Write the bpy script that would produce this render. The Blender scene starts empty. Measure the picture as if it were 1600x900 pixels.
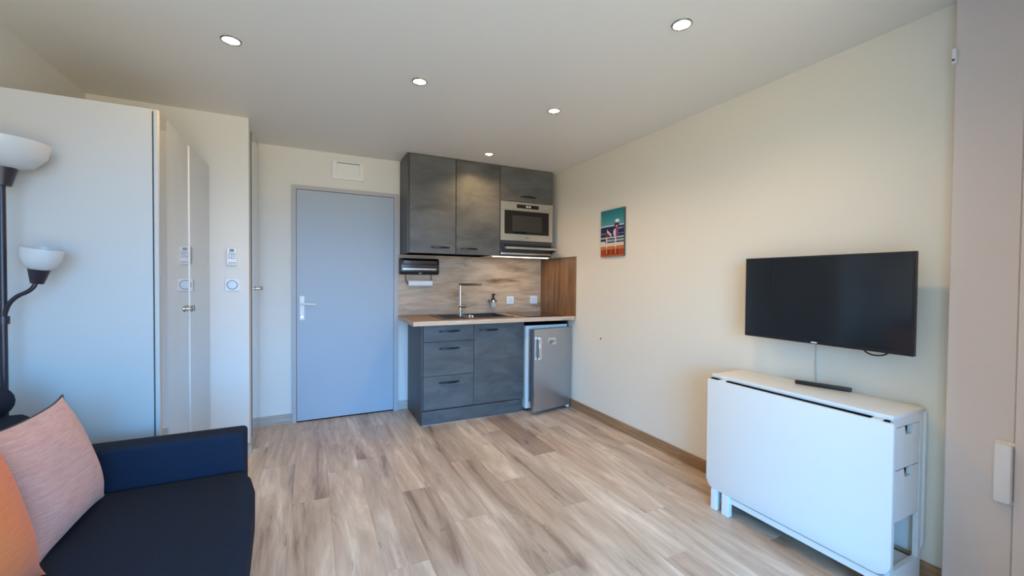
import bpy, bmesh, math, random
from mathutils import Vector, Matrix

random.seed(7)
S = bpy.context.scene
C = S.collection

# ------------------------------------------------------------------ camera
F_ = Vector((0.43678441, 0.89938124, -0.01824191))
R_ = Vector((0.89956587, -0.4367122, 0.00798122))
U_ = Vector((0.00078831, 0.01989587, 0.99980175))
cd = bpy.data.cameras.new('camera')
cam = bpy.data.objects.new('camera', cd); C.objects.link(cam)
m = Matrix.Identity(4)
for i in range(3):
    m[i][0], m[i][1], m[i][2] = R_[i], U_[i], -F_[i]
m[2][3] = 1.2581
cam.matrix_world = m
cd.sensor_fit = 'HORIZONTAL'; cd.sensor_width = 36.0; cd.lens = 14.5296
cd.clip_start = 0.02; cd.clip_end = 200
S.camera = cam

# ------------------------------------------------------------------ world: blue sky over sunlit ground
SKY = (0.085, 0.44, 1.0); SKY_S = 24.0
GROUND = (0.88, 0.76, 0.54); GROUND_S = 7.5
w = bpy.data.worlds.new('world'); S.world = w; w.use_nodes = True
nt = w.node_tree; nt.nodes.clear()
tc = nt.nodes.new('ShaderNodeTexCoord'); sx = nt.nodes.new('ShaderNodeSeparateXYZ')
mr = nt.nodes.new('ShaderNodeMapRange'); mr.inputs['From Min'].default_value = -0.04; mr.inputs['From Max'].default_value = 0.04
mix = nt.nodes.new('ShaderNodeMix'); mix.data_type = 'RGBA'
mix.inputs[6].default_value = tuple(c * GROUND_S for c in GROUND) + (1,)
mix.inputs[7].default_value = tuple(c * SKY_S for c in SKY) + (1,)
bg = nt.nodes.new('ShaderNodeBackground'); ow = nt.nodes.new('ShaderNodeOutputWorld')
nt.links.new(tc.outputs['Generated'], sx.inputs[0]); nt.links.new(sx.outputs['Z'], mr.inputs['Value'])
nt.links.new(mr.outputs[0], mix.inputs[0]); nt.links.new(mix.outputs[2], bg.inputs['Color'])
nt.links.new(bg.outputs[0], ow.inputs['Surface'])

SPOT_W = 23.0            # each recessed ceiling spot
SPOT_COL = (1.0, 0.66, 0.32)
HOOD_W = 1.6

S.view_settings.view_transform = 'Standard'
S.view_settings.look = 'None'
S.view_settings.exposure = -0.08
S.view_settings.gamma = 1.0
S.view_settings.use_curve_mapping = False

# room dimensions
XR, XL, YB, YA, H, XS, YW = 2.338, -1.25, 4.061, 3.46, 2.389, -0.398, -1.50

# daylight portal in the balcony opening behind the camera
pl = bpy.data.lights.new('balcony_portal', 'AREA'); pl.shape = 'RECTANGLE'; pl.size = 2.5; pl.size_y = 2.15
pl.cycles.is_portal = True
po = bpy.data.objects.new('balcony_portal', pl); C.objects.link(po)
po.location = (0.15, YW - 0.02, 1.09); po.rotation_euler = (math.radians(90), 0, 0)

# ------------------------------------------------------------------ helpers
def lin(r, g, b):
    def f(c):
        c /= 255.0
        return c / 12.92 if c <= 0.04045 else ((c + 0.055) / 1.055) ** 2.4
    return (f(r), f(g), f(b), 1.0)

def base_mat(name):
    mt = bpy.data.materials.new(name); mt.use_nodes = True
    return mt, mt.node_tree, mt.node_tree.nodes['Principled BSDF']

def N(nt, t, **kw):
    n = nt.nodes.new(t)
    for k, v in kw.items():
        if k in n.inputs: n.inputs[k].default_value = v
        else: setattr(n, k, v)
    return n

def mat(name, col, rough=0.5, metal=0.0, spec=0.5, noise=0.0, nscale=8.0, bump=0.0, bscale=200.0, coat=0.0, coat_rough=0.05,
        emit=None, es=0.0, sheen=0.0, trans=0.0):
    mt, nt, b = base_mat(name)
    c4 = tuple(col) if len(col) == 4 else tuple(col) + (1.0,)
    b.inputs['Base Color'].default_value = c4
    b.inputs['Roughness'].default_value = rough
    b.inputs['Metallic'].default_value = metal
    b.inputs['Specular IOR Level'].default_value = spec
    b.inputs['Coat Weight'].default_value = coat
    b.inputs['Coat Roughness'].default_value = coat_rough
    b.inputs['Sheen Weight'].default_value = sheen
    b.inputs['Transmission Weight'].default_value = trans
    if emit:
        b.inputs['Emission Color'].default_value = tuple(emit)[:3] + (1,)
        b.inputs['Emission Strength'].default_value = es
    t = N(nt, 'ShaderNodeTexCoord')
    if noise > 0:
        nz = N(nt, 'ShaderNodeTexNoise', Scale=nscale, Detail=5.0)
        nt.links.new(t.outputs['Object'], nz.inputs['Vector'])
        mp = N(nt, 'ShaderNodeMapRange'); mp.inputs['To Min'].default_value = 1 - noise; mp.inputs['To Max'].default_value = 1 + noise
        nt.links.new(nz.outputs['Fac'], mp.inputs['Value'])
        mx = N(nt, 'ShaderNodeMix', data_type='RGBA', blend_type='MULTIPLY'); mx.inputs[0].default_value = 1
        mx.inputs[6].default_value = c4
        nt.links.new(mp.outputs[0], mx.inputs[7]); nt.links.new(mx.outputs[2], b.inputs['Base Color'])
    if bump > 0:
        nb = N(nt, 'ShaderNodeTexNoise', Scale=bscale, Detail=3.0)
        nt.links.new(t.outputs['Object'], nb.inputs['Vector'])
        bp = N(nt, 'ShaderNodeBump', Strength=bump, Distance=0.002)
        nt.links.new(nb.outputs['Fac'], bp.inputs['Height']); nt.links.new(bp.outputs[0], b.inputs['Normal'])
    return mt

def wood(name, cols, stretch, scale=3.0, rough=0.4, rand=False, dark=0.5, tones=None, knots=True):
    """grain noise stretched along one axis; cols dark..light"""
    mt, nt, b = base_mat(name)
    t = N(nt, 'ShaderNodeTexCoord'); mp = N(nt, 'ShaderNodeMapping'); mp.inputs['Scale'].default_value = stretch
    src = t.outputs['Object']
    if rand:
        oi = N(nt, 'ShaderNodeObjectInfo')
        mul = N(nt, 'ShaderNodeVectorMath', operation='SCALE'); mul.inputs[0].default_value = (37.0, 91.0, 13.0)
        nt.links.new(oi.outputs['Random'], mul.inputs['Scale'])
        ad = N(nt, 'ShaderNodeVectorMath', operation='ADD')
        nt.links.new(src, ad.inputs[0]); nt.links.new(mul.outputs[0], ad.inputs[1]); src = ad.outputs[0]
    nt.links.new(src, mp.inputs['Vector'])
    n1 = N(nt, 'ShaderNodeTexNoise', Scale=scale, Detail=8.0, Roughness=0.62, Distortion=1.1)
    nt.links.new(mp.outputs[0], n1.inputs['Vector'])
    n2 = N(nt, 'ShaderNodeTexNoise', Scale=scale * 5.0, Detail=4.0, Roughness=0.6, Distortion=0.4)
    nt.links.new(mp.outputs[0], n2.inputs['Vector'])
    ramp = N(nt, 'ShaderNodeValToRGB')
    el = ramp.color_ramp.elements
    el[0].position = 0.30; el[0].color = cols[0]; el[1].position = 0.68; el[1].color = cols[-1]
    for i, c in enumerate(cols[1:-1]):
        e = el.new(0.30 + 0.38 * (i + 1) / (len(cols) - 1)); e.color = c
    nt.links.new(n1.outputs['Fac'], ramp.inputs['Fac'])
    r2 = N(nt, 'ShaderNodeMapRange'); r2.inputs['From Min'].default_value = 0.3; r2.inputs['From Max'].default_value = 0.62
    r2.inputs['To Min'].default_value = 1 - 0.30 * dark; r2.inputs['To Max'].default_value = 1.04
    nt.links.new(n2.outputs['Fac'], r2.inputs['Value'])
    mx = N(nt, 'ShaderNodeMix', data_type='RGBA', blend_type='MULTIPLY'); mx.inputs[0].default_value = 1
    nt.links.new(ramp.outputs[0], mx.inputs[6]); nt.links.new(r2.outputs[0], mx.inputs[7])
    out = mx.outputs[2]
    if knots:
        n3 = N(nt, 'ShaderNodeTexNoise', Scale=scale * 1.3, Detail=6.0, Roughness=0.7, Distortion=2.5)
        m3 = N(nt, 'ShaderNodeMapping'); m3.inputs['Scale'].default_value = tuple(s * 0.8 + 0.5 for s in stretch)
        nt.links.new(src, m3.inputs['Vector']); nt.links.new(m3.outputs[0], n3.inputs['Vector'])
        r3 = N(nt, 'ShaderNodeMapRange'); r3.inputs['From Min'].default_value = 0.27; r3.inputs['From Max'].default_value = 0.40
        r3.inputs['To Min'].default_value = 0.5; r3.inputs['To Max'].default_value = 1.0
        nt.links.new(n3.outputs['Fac'], r3.inputs['Value'])
        mk = N(nt, 'ShaderNodeMix', data_type='RGBA', blend_type='MULTIPLY'); mk.inputs[0].default_value = 1
        nt.links.new(out, mk.inputs[6]); nt.links.new(r3.outputs[0], mk.inputs[7]); out = mk.outputs[2]
    if rand and tones:
        tr = N(nt, 'ShaderNodeValToRGB'); tr.color_ramp.interpolation = 'CONSTANT'
        te = tr.color_ramp.elements
        te[0].position = 0; te[0].color = tones[0]; te[1].position = 1.0 / len(tones); te[1].color = tones[1]
        for i, c in enumerate(tones[2:]):
            e = te.new((i + 2) / len(tones)); e.color = c
        m7 = N(nt, 'ShaderNodeMath', operation='MULTIPLY'); m7.inputs[1].default_value = 7.31
        fr = N(nt, 'ShaderNodeMath', operation='FRACT')
        nt.links.new(oi.outputs['Random'], m7.inputs[0]); nt.links.new(m7.outputs[0], fr.inputs[0]); nt.links.new(fr.outputs[0], tr.inputs['Fac'])
        mt2 = N(nt, 'ShaderNodeMix', data_type='RGBA', blend_type='MULTIPLY'); mt2.inputs[0].default_value = 1
        nt.links.new(out, mt2.inputs[6]); nt.links.new(tr.outputs[0], mt2.inputs[7]); out = mt2.outputs[2]
    nt.links.new(out, b.inputs['Base Color'])
    b.inputs['Roughness'].default_value = rough
    bp = N(nt, 'ShaderNodeBump', Strength=0.12, Distance=0.001)
    nt.links.new(n2.outputs['Fac'], bp.inputs['Height']); nt.links.new(bp.outputs[0], b.inputs['Normal'])
    return mt

def laminate(name, c0, c1, rough=0.38):
    """cloudy, brushed dark-metal look of the kitchen fronts"""
    mt, nt, b = base_mat(name)
    t = N(nt, 'ShaderNodeTexCoord'); mp = N(nt, 'ShaderNodeMapping'); mp.inputs['Scale'].default_value = (2.0, 2.0, 5.0)
    oi = N(nt, 'ShaderNodeObjectInfo')
    ad = N(nt, 'ShaderNodeVectorMath', operation='ADD')
    mul = N(nt, 'ShaderNodeVectorMath', operation='SCALE'); mul.inputs[0].default_value = (31, 17, 53)
    nt.links.new(oi.outputs['Random'], mul.inputs['Scale'])
    nt.links.new(t.outputs['Object'], ad.inputs[0]); nt.links.new(mul.outputs[0], ad.inputs[1]); nt.links.new(ad.outputs[0], mp.inputs['Vector'])
    n1 = N(nt, 'ShaderNodeTexNoise', Scale=1.6, Detail=8.0, Roughness=0.62, Distortion=0.5)
    nt.links.new(mp.outputs[0], n1.inputs['Vector'])
    m2 = N(nt, 'ShaderNodeMapping'); m2.inputs['Scale'].default_value = (3.0, 3.0, 90.0)
    nt.links.new(ad.outputs[0], m2.inputs['Vector'])
    n2 = N(nt, 'ShaderNodeTexNoise', Scale=2.0, Detail=3.0); nt.links.new(m2.outputs[0], n2.inputs['Vector'])
    ramp = N(nt, 'ShaderNodeValToRGB'); el = ramp.color_ramp.elements
    el[0].position = 0.3; el[0].color = c0; el[1].position = 0.7; el[1].color = c1
    nt.links.new(n1.outputs['Fac'], ramp.inputs['Fac'])
    r2 = N(nt, 'ShaderNodeMapRange'); r2.inputs['To Min'].default_value = 0.82; r2.inputs['To Max'].default_value = 1.18
    nt.links.new(n2.outputs['Fac'], r2.inputs['Value'])
    mx = N(nt, 'ShaderNodeMix', data_type='RGBA', blend_type='MULTIPLY'); mx.inputs[0].default_value = 1
    nt.links.new(ramp.outputs[0], mx.inputs[6]); nt.links.new(r2.outputs[0], mx.inputs[7])
    nt.links.new(mx.outputs[2], b.inputs['Base Color'])
    b.inputs['Roughness'].default_value = rough
    return mt

def fabric(name, col, col2, scale=260.0, rough=0.9, streak=0.0):
    mt, nt, b = base_mat(name)
    t = N(nt, 'ShaderNodeTexCoord')
    n1 = N(nt, 'ShaderNodeTexNoise', Scale=scale, Detail=2.0); nt.links.new(t.outputs['Object'], n1.inputs['Vector'])
    mp = N(nt, 'ShaderNodeMapping'); mp.inputs['Scale'].default_value = (6, 6, 60); nt.links.new(t.outputs['Object'], mp.inputs['Vector'])
    n2 = N(nt, 'ShaderNodeTexNoise', Scale=3.0, Detail=5.0); nt.links.new(mp.outputs[0], n2.inputs['Vector'])
    a = N(nt, 'ShaderNodeMix', data_type='FLOAT'); a.inputs[0].default_value = streak
    nt.links.new(n1.outputs['Fac'], a.inputs[2]); nt.links.new(n2.outputs['Fac'], a.inputs[3])
    r = N(nt, 'ShaderNodeMapRange'); r.inputs['From Min'].default_value = 0.35; r.inputs['From Max'].default_value = 0.65
    nt.links.new(a.outputs[0], r.inputs['Value'])
    mx = N(nt, 'ShaderNodeMix', data_type='RGBA'); mx.inputs[6].default_value = col; mx.inputs[7].default_value = col2
    nt.links.new(r.outputs[0], mx.inputs[0]); nt.links.new(mx.outputs[2], b.inputs['Base Color'])
    b.inputs['Roughness'].default_value = rough; b.inputs['Sheen Weight'].default_value = 0.15
    bp = N(nt, 'ShaderNodeBump', Strength=0.25, Distance=0.001)
    nt.links.new(n1.outputs['Fac'], bp.inputs['Height']); nt.links.new(bp.outputs[0], b.inputs['Normal'])
    return mt

def mesh_obj(name, bm, material, parent=None, smooth=False, origin=None):
    """one mesh object; bm is in world coordinates, or in the parent's when the parent has a transform"""
    bmesh.ops.recalc_face_normals(bm, faces=bm.faces[:])
    me = bpy.data.meshes.new(name)
    if origin is not None:
        bmesh.ops.translate(bm, verts=bm.verts[:], vec=-Vector(origin))
    if smooth:
        for f in bm.faces: f.smooth = True
        for e in bm.edges:
            if len(e.link_faces) == 2 and e.calc_face_angle(0) > math.radians(40): e.smooth = False
    bm.to_mesh(me); bm.free()
    me.materials.append(material)
    o = bpy.data.objects.new(name, me); C.objects.link(o)
    if origin is not None: o.location = origin
    if parent is not None: o.parent = parent
    return o

def a_box(bm, x0, x1, y0, y1, z0, z1, bev=0.0, seg=1):
    vs = [bm.verts.new(v) for v in ((x0, y0, z0), (x1, y0, z0), (x1, y1, z0), (x0, y1, z0), (x0, y0, z1), (x1, y0, z1), (x1, y1, z1), (x0, y1, z1))]
    fs = [bm.faces.new([vs[i] for i in q]) for q in ((3, 2, 1, 0), (4, 5, 6, 7), (0, 1, 5, 4), (1, 2, 6, 5), (2, 3, 7, 6), (3, 0, 4, 7))]
    if bev > 0:
        es = list({e for f in fs for e in f.edges})
        bmesh.ops.bevel(bm, geom=es, offset=bev, segments=seg, profile=0.5, affect='EDGES')
    return bm

def box(name, x0, x1, y0, y1, z0, z1, material, parent=None, bev=0.0, seg=1):
    return mesh_obj(name, a_box(bmesh.new(), x0, x1, y0, y1, z0, z1, bev, seg), material, parent, smooth=seg > 1)

def a_prism(bm, pts, axis, a, b):
    """polygon pts (2D) extruded along axis from a to b"""
    def P(u, v, t):
        return {'x': (t, u, v), 'y': (u, t, v), 'z': (u, v, t)}[axis]
    lo = [bm.verts.new(P(u, v, a)) for u, v in pts]; hi = [bm.verts.new(P(u, v, b)) for u, v in pts]
    bm.faces.new(lo); bm.faces.new(hi[::-1])
    n = len(pts)
    for i in range(n): bm.faces.new((lo[i], lo[(i + 1) % n], hi[(i + 1) % n], hi[i]))
    return bm

def prism(name, pts, axis, a, b, material, parent=None, bev=0.0, seg=1, smooth=False):
    bm = a_prism(bmesh.new(), pts, axis, a, b)
    if bev > 0:
        bmesh.ops.recalc_face_normals(bm, faces=bm.faces[:])
        es = [e for e in bm.edges if e.calc_face_angle(0) > 0.9]
        bmesh.ops.bevel(bm, geom=es, offset=bev, segments=seg, profile=0.5, affect='EDGES')
    return mesh_obj(name, bm, material, parent, smooth=smooth or seg > 1)

def a_lathe(bm, prof, n=32, M=None, close=False):
    rings = []
    for r, z in prof:
        if r < 1e-6: rings.append([bm.verts.new((0, 0, z))])
        else: rings.append([bm.verts.new((r * math.cos(2 * math.pi * i / n), r * math.sin(2 * math.pi * i / n), z)) for i in range(n)])
    for a, b in zip(rings, rings[1:]):
        for i in range(n):
            j = (i + 1) % n
            if len(a) == 1 and len(b) > 1: bm.faces.new((a[0], b[i], b[j]))
            elif len(b) == 1 and len(a) > 1: bm.faces.new((a[i], a[j], b[0]))
            elif len(a) > 1: bm.faces.new((a[i], a[j], b[j], b[i]))
    if M is not None: bmesh.ops.transform(bm, matrix=M, verts=[v for r in rings for v in r])
    return bm

def place(loc, direction=(0, 0, 1)):
    return Matrix.Translation(loc) @ Vector(direction).to_track_quat('Z', 'Y').to_matrix().to_4x4()

def lathe(name, prof, loc, material, parent=None, direction=(0, 0, 1), n=32):
    return mesh_obj(name, a_lathe(bmesh.new(), prof, n, place(loc, direction)), material, parent, smooth=True)

def a_tube(bm, pts, r, n=10):
    pts = [Vector(p) for p in pts]; rings = []
    up = None
    for i, p in enumerate(pts):
        t = (pts[min(i + 1, len(pts) - 1)] - pts[max(i - 1, 0)]).normalized()
        if up is None:
            up = t.orthogonal().normalized()
        up = (up - t * up.dot(t)).normalized(); sd = t.cross(up)
        rr = r[i] if isinstance(r, (list, tuple)) else r
        rings.append([bm.verts.new(p + rr * (math.cos(2 * math.pi * k / n) * up + math.sin(2 * math.pi * k / n) * sd)) for k in range(n)])
    for a, b in zip(rings, rings[1:]):
        for k in range(n): bm.faces.new((a[k], a[(k + 1) % n], b[(k + 1) % n], b[k]))
    bm.faces.new(rings[0][::-1]); bm.faces.new(rings[-1])
    return bm

def tube(name, pts, r, material, parent=None, n=10):
    return mesh_obj(name, a_tube(bmesh.new(), pts, r, n), material, parent, smooth=True)

def spline(pts, k=6):
    P = [Vector(p) for p in pts]; P = [2 * P[0] - P[1]] + P + [2 * P[-1] - P[-2]]; out = []
    for i in range(1, len(P) - 2):
        a, b, c, d = P[i - 1:i + 3]
        for s in range(k):
            t = s / k
            out.append(0.5 * (2 * b + (c - a) * t + (2 * a - 5 * b + 4 * c - d) * t * t + (3 * b - a - 3 * c + d) * t ** 3))
    out.append(P[-2]); return out

def rrect(x0, x1, z0, z1, r, n=6, corners=(1, 1, 1, 1)):
    """rounded rectangle outline; corners bl, br, tr, tl"""
    pts = []
    for (cx, cz, a0), on, (qx, qz) in zip(((x0 + r, z0 + r, 180), (x1 - r, z0 + r, 270), (x1 - r, z1 - r, 0), (x0 + r, z1 - r, 90)), corners,
                                          ((x0, z0), (x1, z0), (x1, z1), (x0, z1))):
        if on:
            for i in range(n + 1):
                a = math.radians(a0 + 90 * i / n); pts.append((cx + r * math.cos(a), cz + r * math.sin(a)))
        else: pts.append((qx, qz))
    return pts

def frame_bm(bm, x0, x1, z0, z1, ix0, ix1, iz0, iz1, y0, y1):
    """rectangular frame in the XZ plane with a rectangular hole"""
    o = [(x0, z0), (x1, z0), (x1, z1), (x0, z1)]; i = [(ix0, iz0), (ix1, iz0), (ix1, iz1), (ix0, iz1)]
    V = lambda pts, y: [bm.verts.new((a, y, b)) for a, b in pts]
    of, ob, jf, jb = V(o, y0), V(o, y1), V(i, y0), V(i, y1)
    for k in range(4):
        n = (k + 1) % 4
        bm.faces.new((of[k], of[n], jf[n], jf[k])); bm.faces.new((ob[n], ob[k], jb[k], jb[n]))
        bm.faces.new((of[n], of[k], ob[k], ob[n])); bm.faces.new((jf[k], jf[n], jb[n], jb[k]))
    return bm

def tag(o, label, cat, group=None, kind=None):
    o['label'] = label; o['category'] = cat
    if group: o['group'] = group
    if kind: o['kind'] = kind
    return o

def thing(name, label, cat, loc=(0, 0, 0), group=None, kind=None, rz=0.0):
    o = bpy.data.objects.new(name, None); C.objects.link(o); o.location = loc; o.rotation_euler = (0, 0, rz)
    o.empty_display_size = 0.05
    return tag(o, label, cat, group, kind)

def shift(o, loc):
    """put the children of a thing (built in world coordinates) under an Empty that stands at loc"""
    o.location = loc
    for ch in o.children:
        ch.matrix_parent_inverse = Matrix.Translation(loc).inverted()

# ------------------------------------------------------------------ materials
M_wall = mat('white_wall_paint', (0.74, 0.72, 0.66), 0.75, bump=0.06, bscale=120)
M_cream = mat('cream_wall_paint', (0.84, 0.755, 0.60), 0.75, bump=0.06, bscale=120)
M_pier = mat('pier_beige', (0.74, 0.62, 0.54), 0.8, bump=0.06, bscale=120)  # one even pinkish beige for the pier and the block behind it
M_ceil = mat('satin_ceiling', (0.80, 0.77, 0.70), 0.42, spec=0.3)
M_white = mat('white_lacquer', (0.83, 0.83, 0.78), 0.32)
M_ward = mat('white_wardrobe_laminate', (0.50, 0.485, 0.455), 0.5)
M_gloss = mat('glossy_grey_door', (0.27, 0.265, 0.25), 0.06, coat=1.0, coat_rough=0.02)
M_gloss.node_tree.nodes['Principled BSDF'].inputs['Coat IOR'].default_value = 2.0
M_plastic = mat('white_plastic', (0.80, 0.80, 0.78), 0.35)
M_box = mat('greyed_white_plastic', (0.80, 0.76, 0.73), 0.45)
M_plastic_b = mat('pale_blue_plastic', (0.62, 0.72, 0.78), 0.3)
M_door = mat('blue_grey_door_paint', (0.385, 0.445, 0.50), 0.45, noise=0.02, nscale=3)
M_frame = mat('grey_frame_paint', (0.45, 0.435, 0.43), 0.5)
M_black = mat('black_and_joint_shade', (0.008, 0.008, 0.009), 0.9, spec=0.0)  # black put in for shade in joints and carcasses, also plain black parts
M_blackpl = mat('black_plastic', (0.015, 0.014, 0.016), 0.38)
M_screen = mat('dark_screen', (0.014, 0.018, 0.021), 0.10, spec=0.6)
M_glassblack = mat('black_glass', (0.006, 0.006, 0.006), 0.05)
M_hob = mat('hob_glass', (0.012, 0.010, 0.009), 0.06, spec=0.8)
M_steel = mat('brushed_steel', (0.62, 0.60, 0.57), 0.28, metal=1.0, noise=0.04, nscale=30)
M_steel_fr = mat('fridge_steel', (0.44, 0.44, 0.44), 0.33, metal=0.85, noise=0.03, nscale=20)
M_chrome = mat('chrome', (0.80, 0.80, 0.80), 0.10, metal=1.0)
M_chrome_d = mat('smoked_chrome', (0.42, 0.42, 0.43), 0.14, metal=1.0)
M_smoke = mat('dark_smoked_lid', (0.16, 0.16, 0.17), 0.12, metal=1.0)
M_handle = mat('black_metal_handle', (0.02, 0.02, 0.02), 0.35, metal=0.6)
M_lam = laminate('dark_metal_laminate', (0.064, 0.066, 0.063, 1), (0.128, 0.131, 0.126, 1))
M_lam_side = mat('anthracite_side_panel', (0.055, 0.055, 0.054), 0.42)
M_oak = wood('oak_splash', (lin(120, 94, 70), lin(182, 152, 122), lin(196, 168, 138), lin(206, 180, 150)), (0.7, 1.0, 4.2), 1.6, 0.45, dark=0.8)
M_walnut = wood('brown_oak_panel', (lin(96, 62, 36), lin(134, 94, 60), lin(160, 118, 80)), (1.0, 9.0, 0.8), 1.8, 0.42)
M_top = wood('oak_worktop', (lin(110, 76, 50), lin(150, 112, 78), lin(172, 134, 98)), (0.8, 8.0, 1.0), 1.9, 0.36)
M_edge = wood('pale_oak_edge', (lin(176, 146, 114), lin(206, 180, 150), lin(222, 200, 172)), (1.0, 1.0, 12.0), 2.0, 0.45, knots=False)
M_floor = wood('oak_floor_plank', (lin(146, 124, 106), lin(190, 168, 147), lin(208, 188, 167), lin(232, 216, 197)), (5.2, 0.62, 1.0), 1.35, 0.34,
               rand=True, dark=0.55, tones=[(1, 1, 1, 1), (0.84, 0.80, 0.77, 1), (1.06, 1.05, 1.02, 1), (0.93, 0.91, 0.90, 1), (1.0, 0.95, 0.91, 1), (0.72, 0.65, 0.61, 1), (1.03, 1.0, 0.96, 1)])
M_base = wood('oak_baseboard', (lin(126, 90, 60), lin(158, 120, 84), lin(176, 138, 100)), (2.0, 0.8, 14.0), 1.8, 0.45, knots=False)
M_base_w = wood('pale_baseboard', (lin(158, 145, 130), lin(186, 176, 162), lin(198, 188, 174)), (0.8, 2.0, 14.0), 1.8, 0.5, knots=False)
M_navy = fabric('navy_sofa_fabric', (0.0085, 0.015, 0.030, 1), (0.015, 0.023, 0.042, 1), 420)
b_ = M_navy.node_tree.nodes['Principled BSDF']; b_.inputs['Sheen Weight'].default_value = 0.0; b_.inputs['Specular IOR Level'].default_value = 0.15
M_navy_arm = M_navy
M_pink = fabric('dusty_pink_linen', lin(190, 142, 132), lin(208, 166, 154), 300, streak=0.6)
M_orange = fabric('orange_cotton', lin(214, 110, 40), lin(226, 126, 56), 300, streak=0.5)
M_piping = mat('dark_piping', (0.06, 0.045, 0.045), 0.8)
M_opal = mat('opal_glass', (0.60, 0.59, 0.57), 0.25, trans=0.15)
M_lampblk = mat('black_lamp_metal', (0.018, 0.012, 0.018), 0.35)
M_spot = mat('spot_glow', (1, 0.9, 0.75), 0.5, emit=(1.0, 0.80, 0.52), es=14.0)
M_hoodlamp = mat('hood_lamp_glow', (1, 0.95, 0.85), 0.5, emit=(1.0, 0.86, 0.66), es=6.0)
M_lcd = mat('grey_display', (0.16, 0.20, 0.21), 0.3)
M_ink = mat('dark_print', (0.05, 0.06, 0.07), 0.5)
M_paper = mat('white_paper', (0.82, 0.81, 0.79), 0.85, bump=0.1, bscale=90)
M_sinkblk = mat('black_sink_composite', (0.035, 0.032, 0.032), 0.28, noise=0.1, nscale=200)
M_glow_txt = mat('display_digits', (0.6, 0.7, 0.75), 0.4, emit=(0.7, 0.85, 1.0), es=0.6)
M_rubber = mat('grey_gasket', (0.10, 0.10, 0.105), 0.7)
M_soap = mat('frosted_glass', (0.70, 0.70, 0.62), 0.25, trans=0.3)
M_cablew = mat('pale_grey_cable', (0.55, 0.54, 0.52), 0.5)

# ------------------------------------------------------------------ structure
fl = box('floor', XL - 0.05, XR + 0.05, YW, YB + 0.05, -0.06, -0.012, mat('screed', (0.10, 0.08, 0.065), 0.9))
tag(fl, 'greyish oak plank floor running towards the kitchen', 'floor', kind='structure')
PW, PLN, G = 0.192, 1.22, 0.0005
plank_cache = {}
def plank(x0, x1, y0, y1):
    key = (round(x1 - x0, 3), round(y1 - y0, 3))
    if key not in plank_cache:
        bm = bmesh.new(); hx, hy = key[0] / 2 - G / 2, key[1] / 2 - G / 2
        a_box(bm, -hx, hx, -hy, hy, -0.012, 0.0)
        es = [e for e in bm.edges if all(v.co.z > -0.001 for v in e.verts)]
        bmesh.ops.bevel(bm, geom=es, offset=0.0004, segments=1, affect='EDGES')
        me = bpy.data.meshes.new('plank'); bm.to_mesh(me); bm.free(); me.materials.append(M_floor); plank_cache[key] = me
    o = bpy.data.objects.new('plank', plank_cache[key]); C.objects.link(o)
    o.location = ((x0 + x1) / 2, (y0 + y1) / 2, 0); o.parent = fl
offs = [0.35, 0.92, 0.12, 0.66, 1.05, 0.24, 0.80, 0.48]
x = XL; r = 0
while x < XR - 0.01:
    x1 = min(x + PW, XR)
    yend = YA if x1 < XS - 0.05 else YB
    y = YW - offs[r % 8]
    while y < yend - 0.005:
        a, b = max(y, YW), min(y + PLN, yend)
        if b - a > 0.02: plank(x, x1, a, b)
        y += PLN
    x = x1; r += 1

def struct(o, label, cat): return tag(o, label, cat, kind='structure')
struct(box('ceiling', XL - 0.1, XR + 0.1, YW - 0.2, YB + 0.1, H, H + 0.08, M_ceil), 'grey satin ceiling with recessed spotlights', 'ceiling')
struct(box('wall_back', XS - 0.06, XR + 0.1, YB, YB + 0.1, -0.06, H, M_wall), 'white back wall around the entrance door', 'wall')
struct(box('wall_right', XR, XR + 0.1, YW - 0.2, YB, -0.06, H, M_cream), 'long cream wall behind the television', 'wall')
struct(box('wall_left', XL - 0.1, XL, YW - 0.2, YA + 0.1, -0.06, H, M_wall), 'white left wall seen above the wardrobe', 'wall')
# entry block: the wall with the thermostat and the short return towards the front door
struct(prism('wall_entry', [(XL, YA), (XS, YA), (XS, YB), (XS - 0.06, YB), (XS - 0.06, YA + 0.09), (XL, YA + 0.09)], 'z', -0.06, H, M_wall),
       'white wall carrying the thermostat, beside the tall wardrobe', 'wall')
# window wall behind the camera with the balcony opening
OX0, OX1, OZ1 = -1.10, 1.40, 2.17
bm = frame_bm(bmesh.new(), XL - 0.1, XR + 0.1, -0.06, H, OX0, OX1, 0.0, OZ1, YW - 0.2, YW)
struct(mesh_obj('wall_window', bm, M_wall), 'white wall around the wide balcony opening', 'wall')
struct(box('wall_light_blocker', 1.60, XR, YW, 0.20, -0.06, H, M_pier), 'unseen beige wall block added to keep sky light off the table end', 'wall')  # unseen block, added to shade the table end from the balcony daylight
wn = thing('window_1', 'white frame of the open balcony door', 'window', (0.15, YW - 0.1, 0), kind='structure')
bm = frame_bm(bmesh.new(), OX0, OX1, 0.0, OZ1, OX0 + 0.06, OX1 - 0.06, 0.03, OZ1 - 0.06, YW - 0.14, YW - 0.07)
mesh_obj('window_frame', bm, M_plastic, wn)
shift(wn, (0.15, YW - 0.1, 0))
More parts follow.
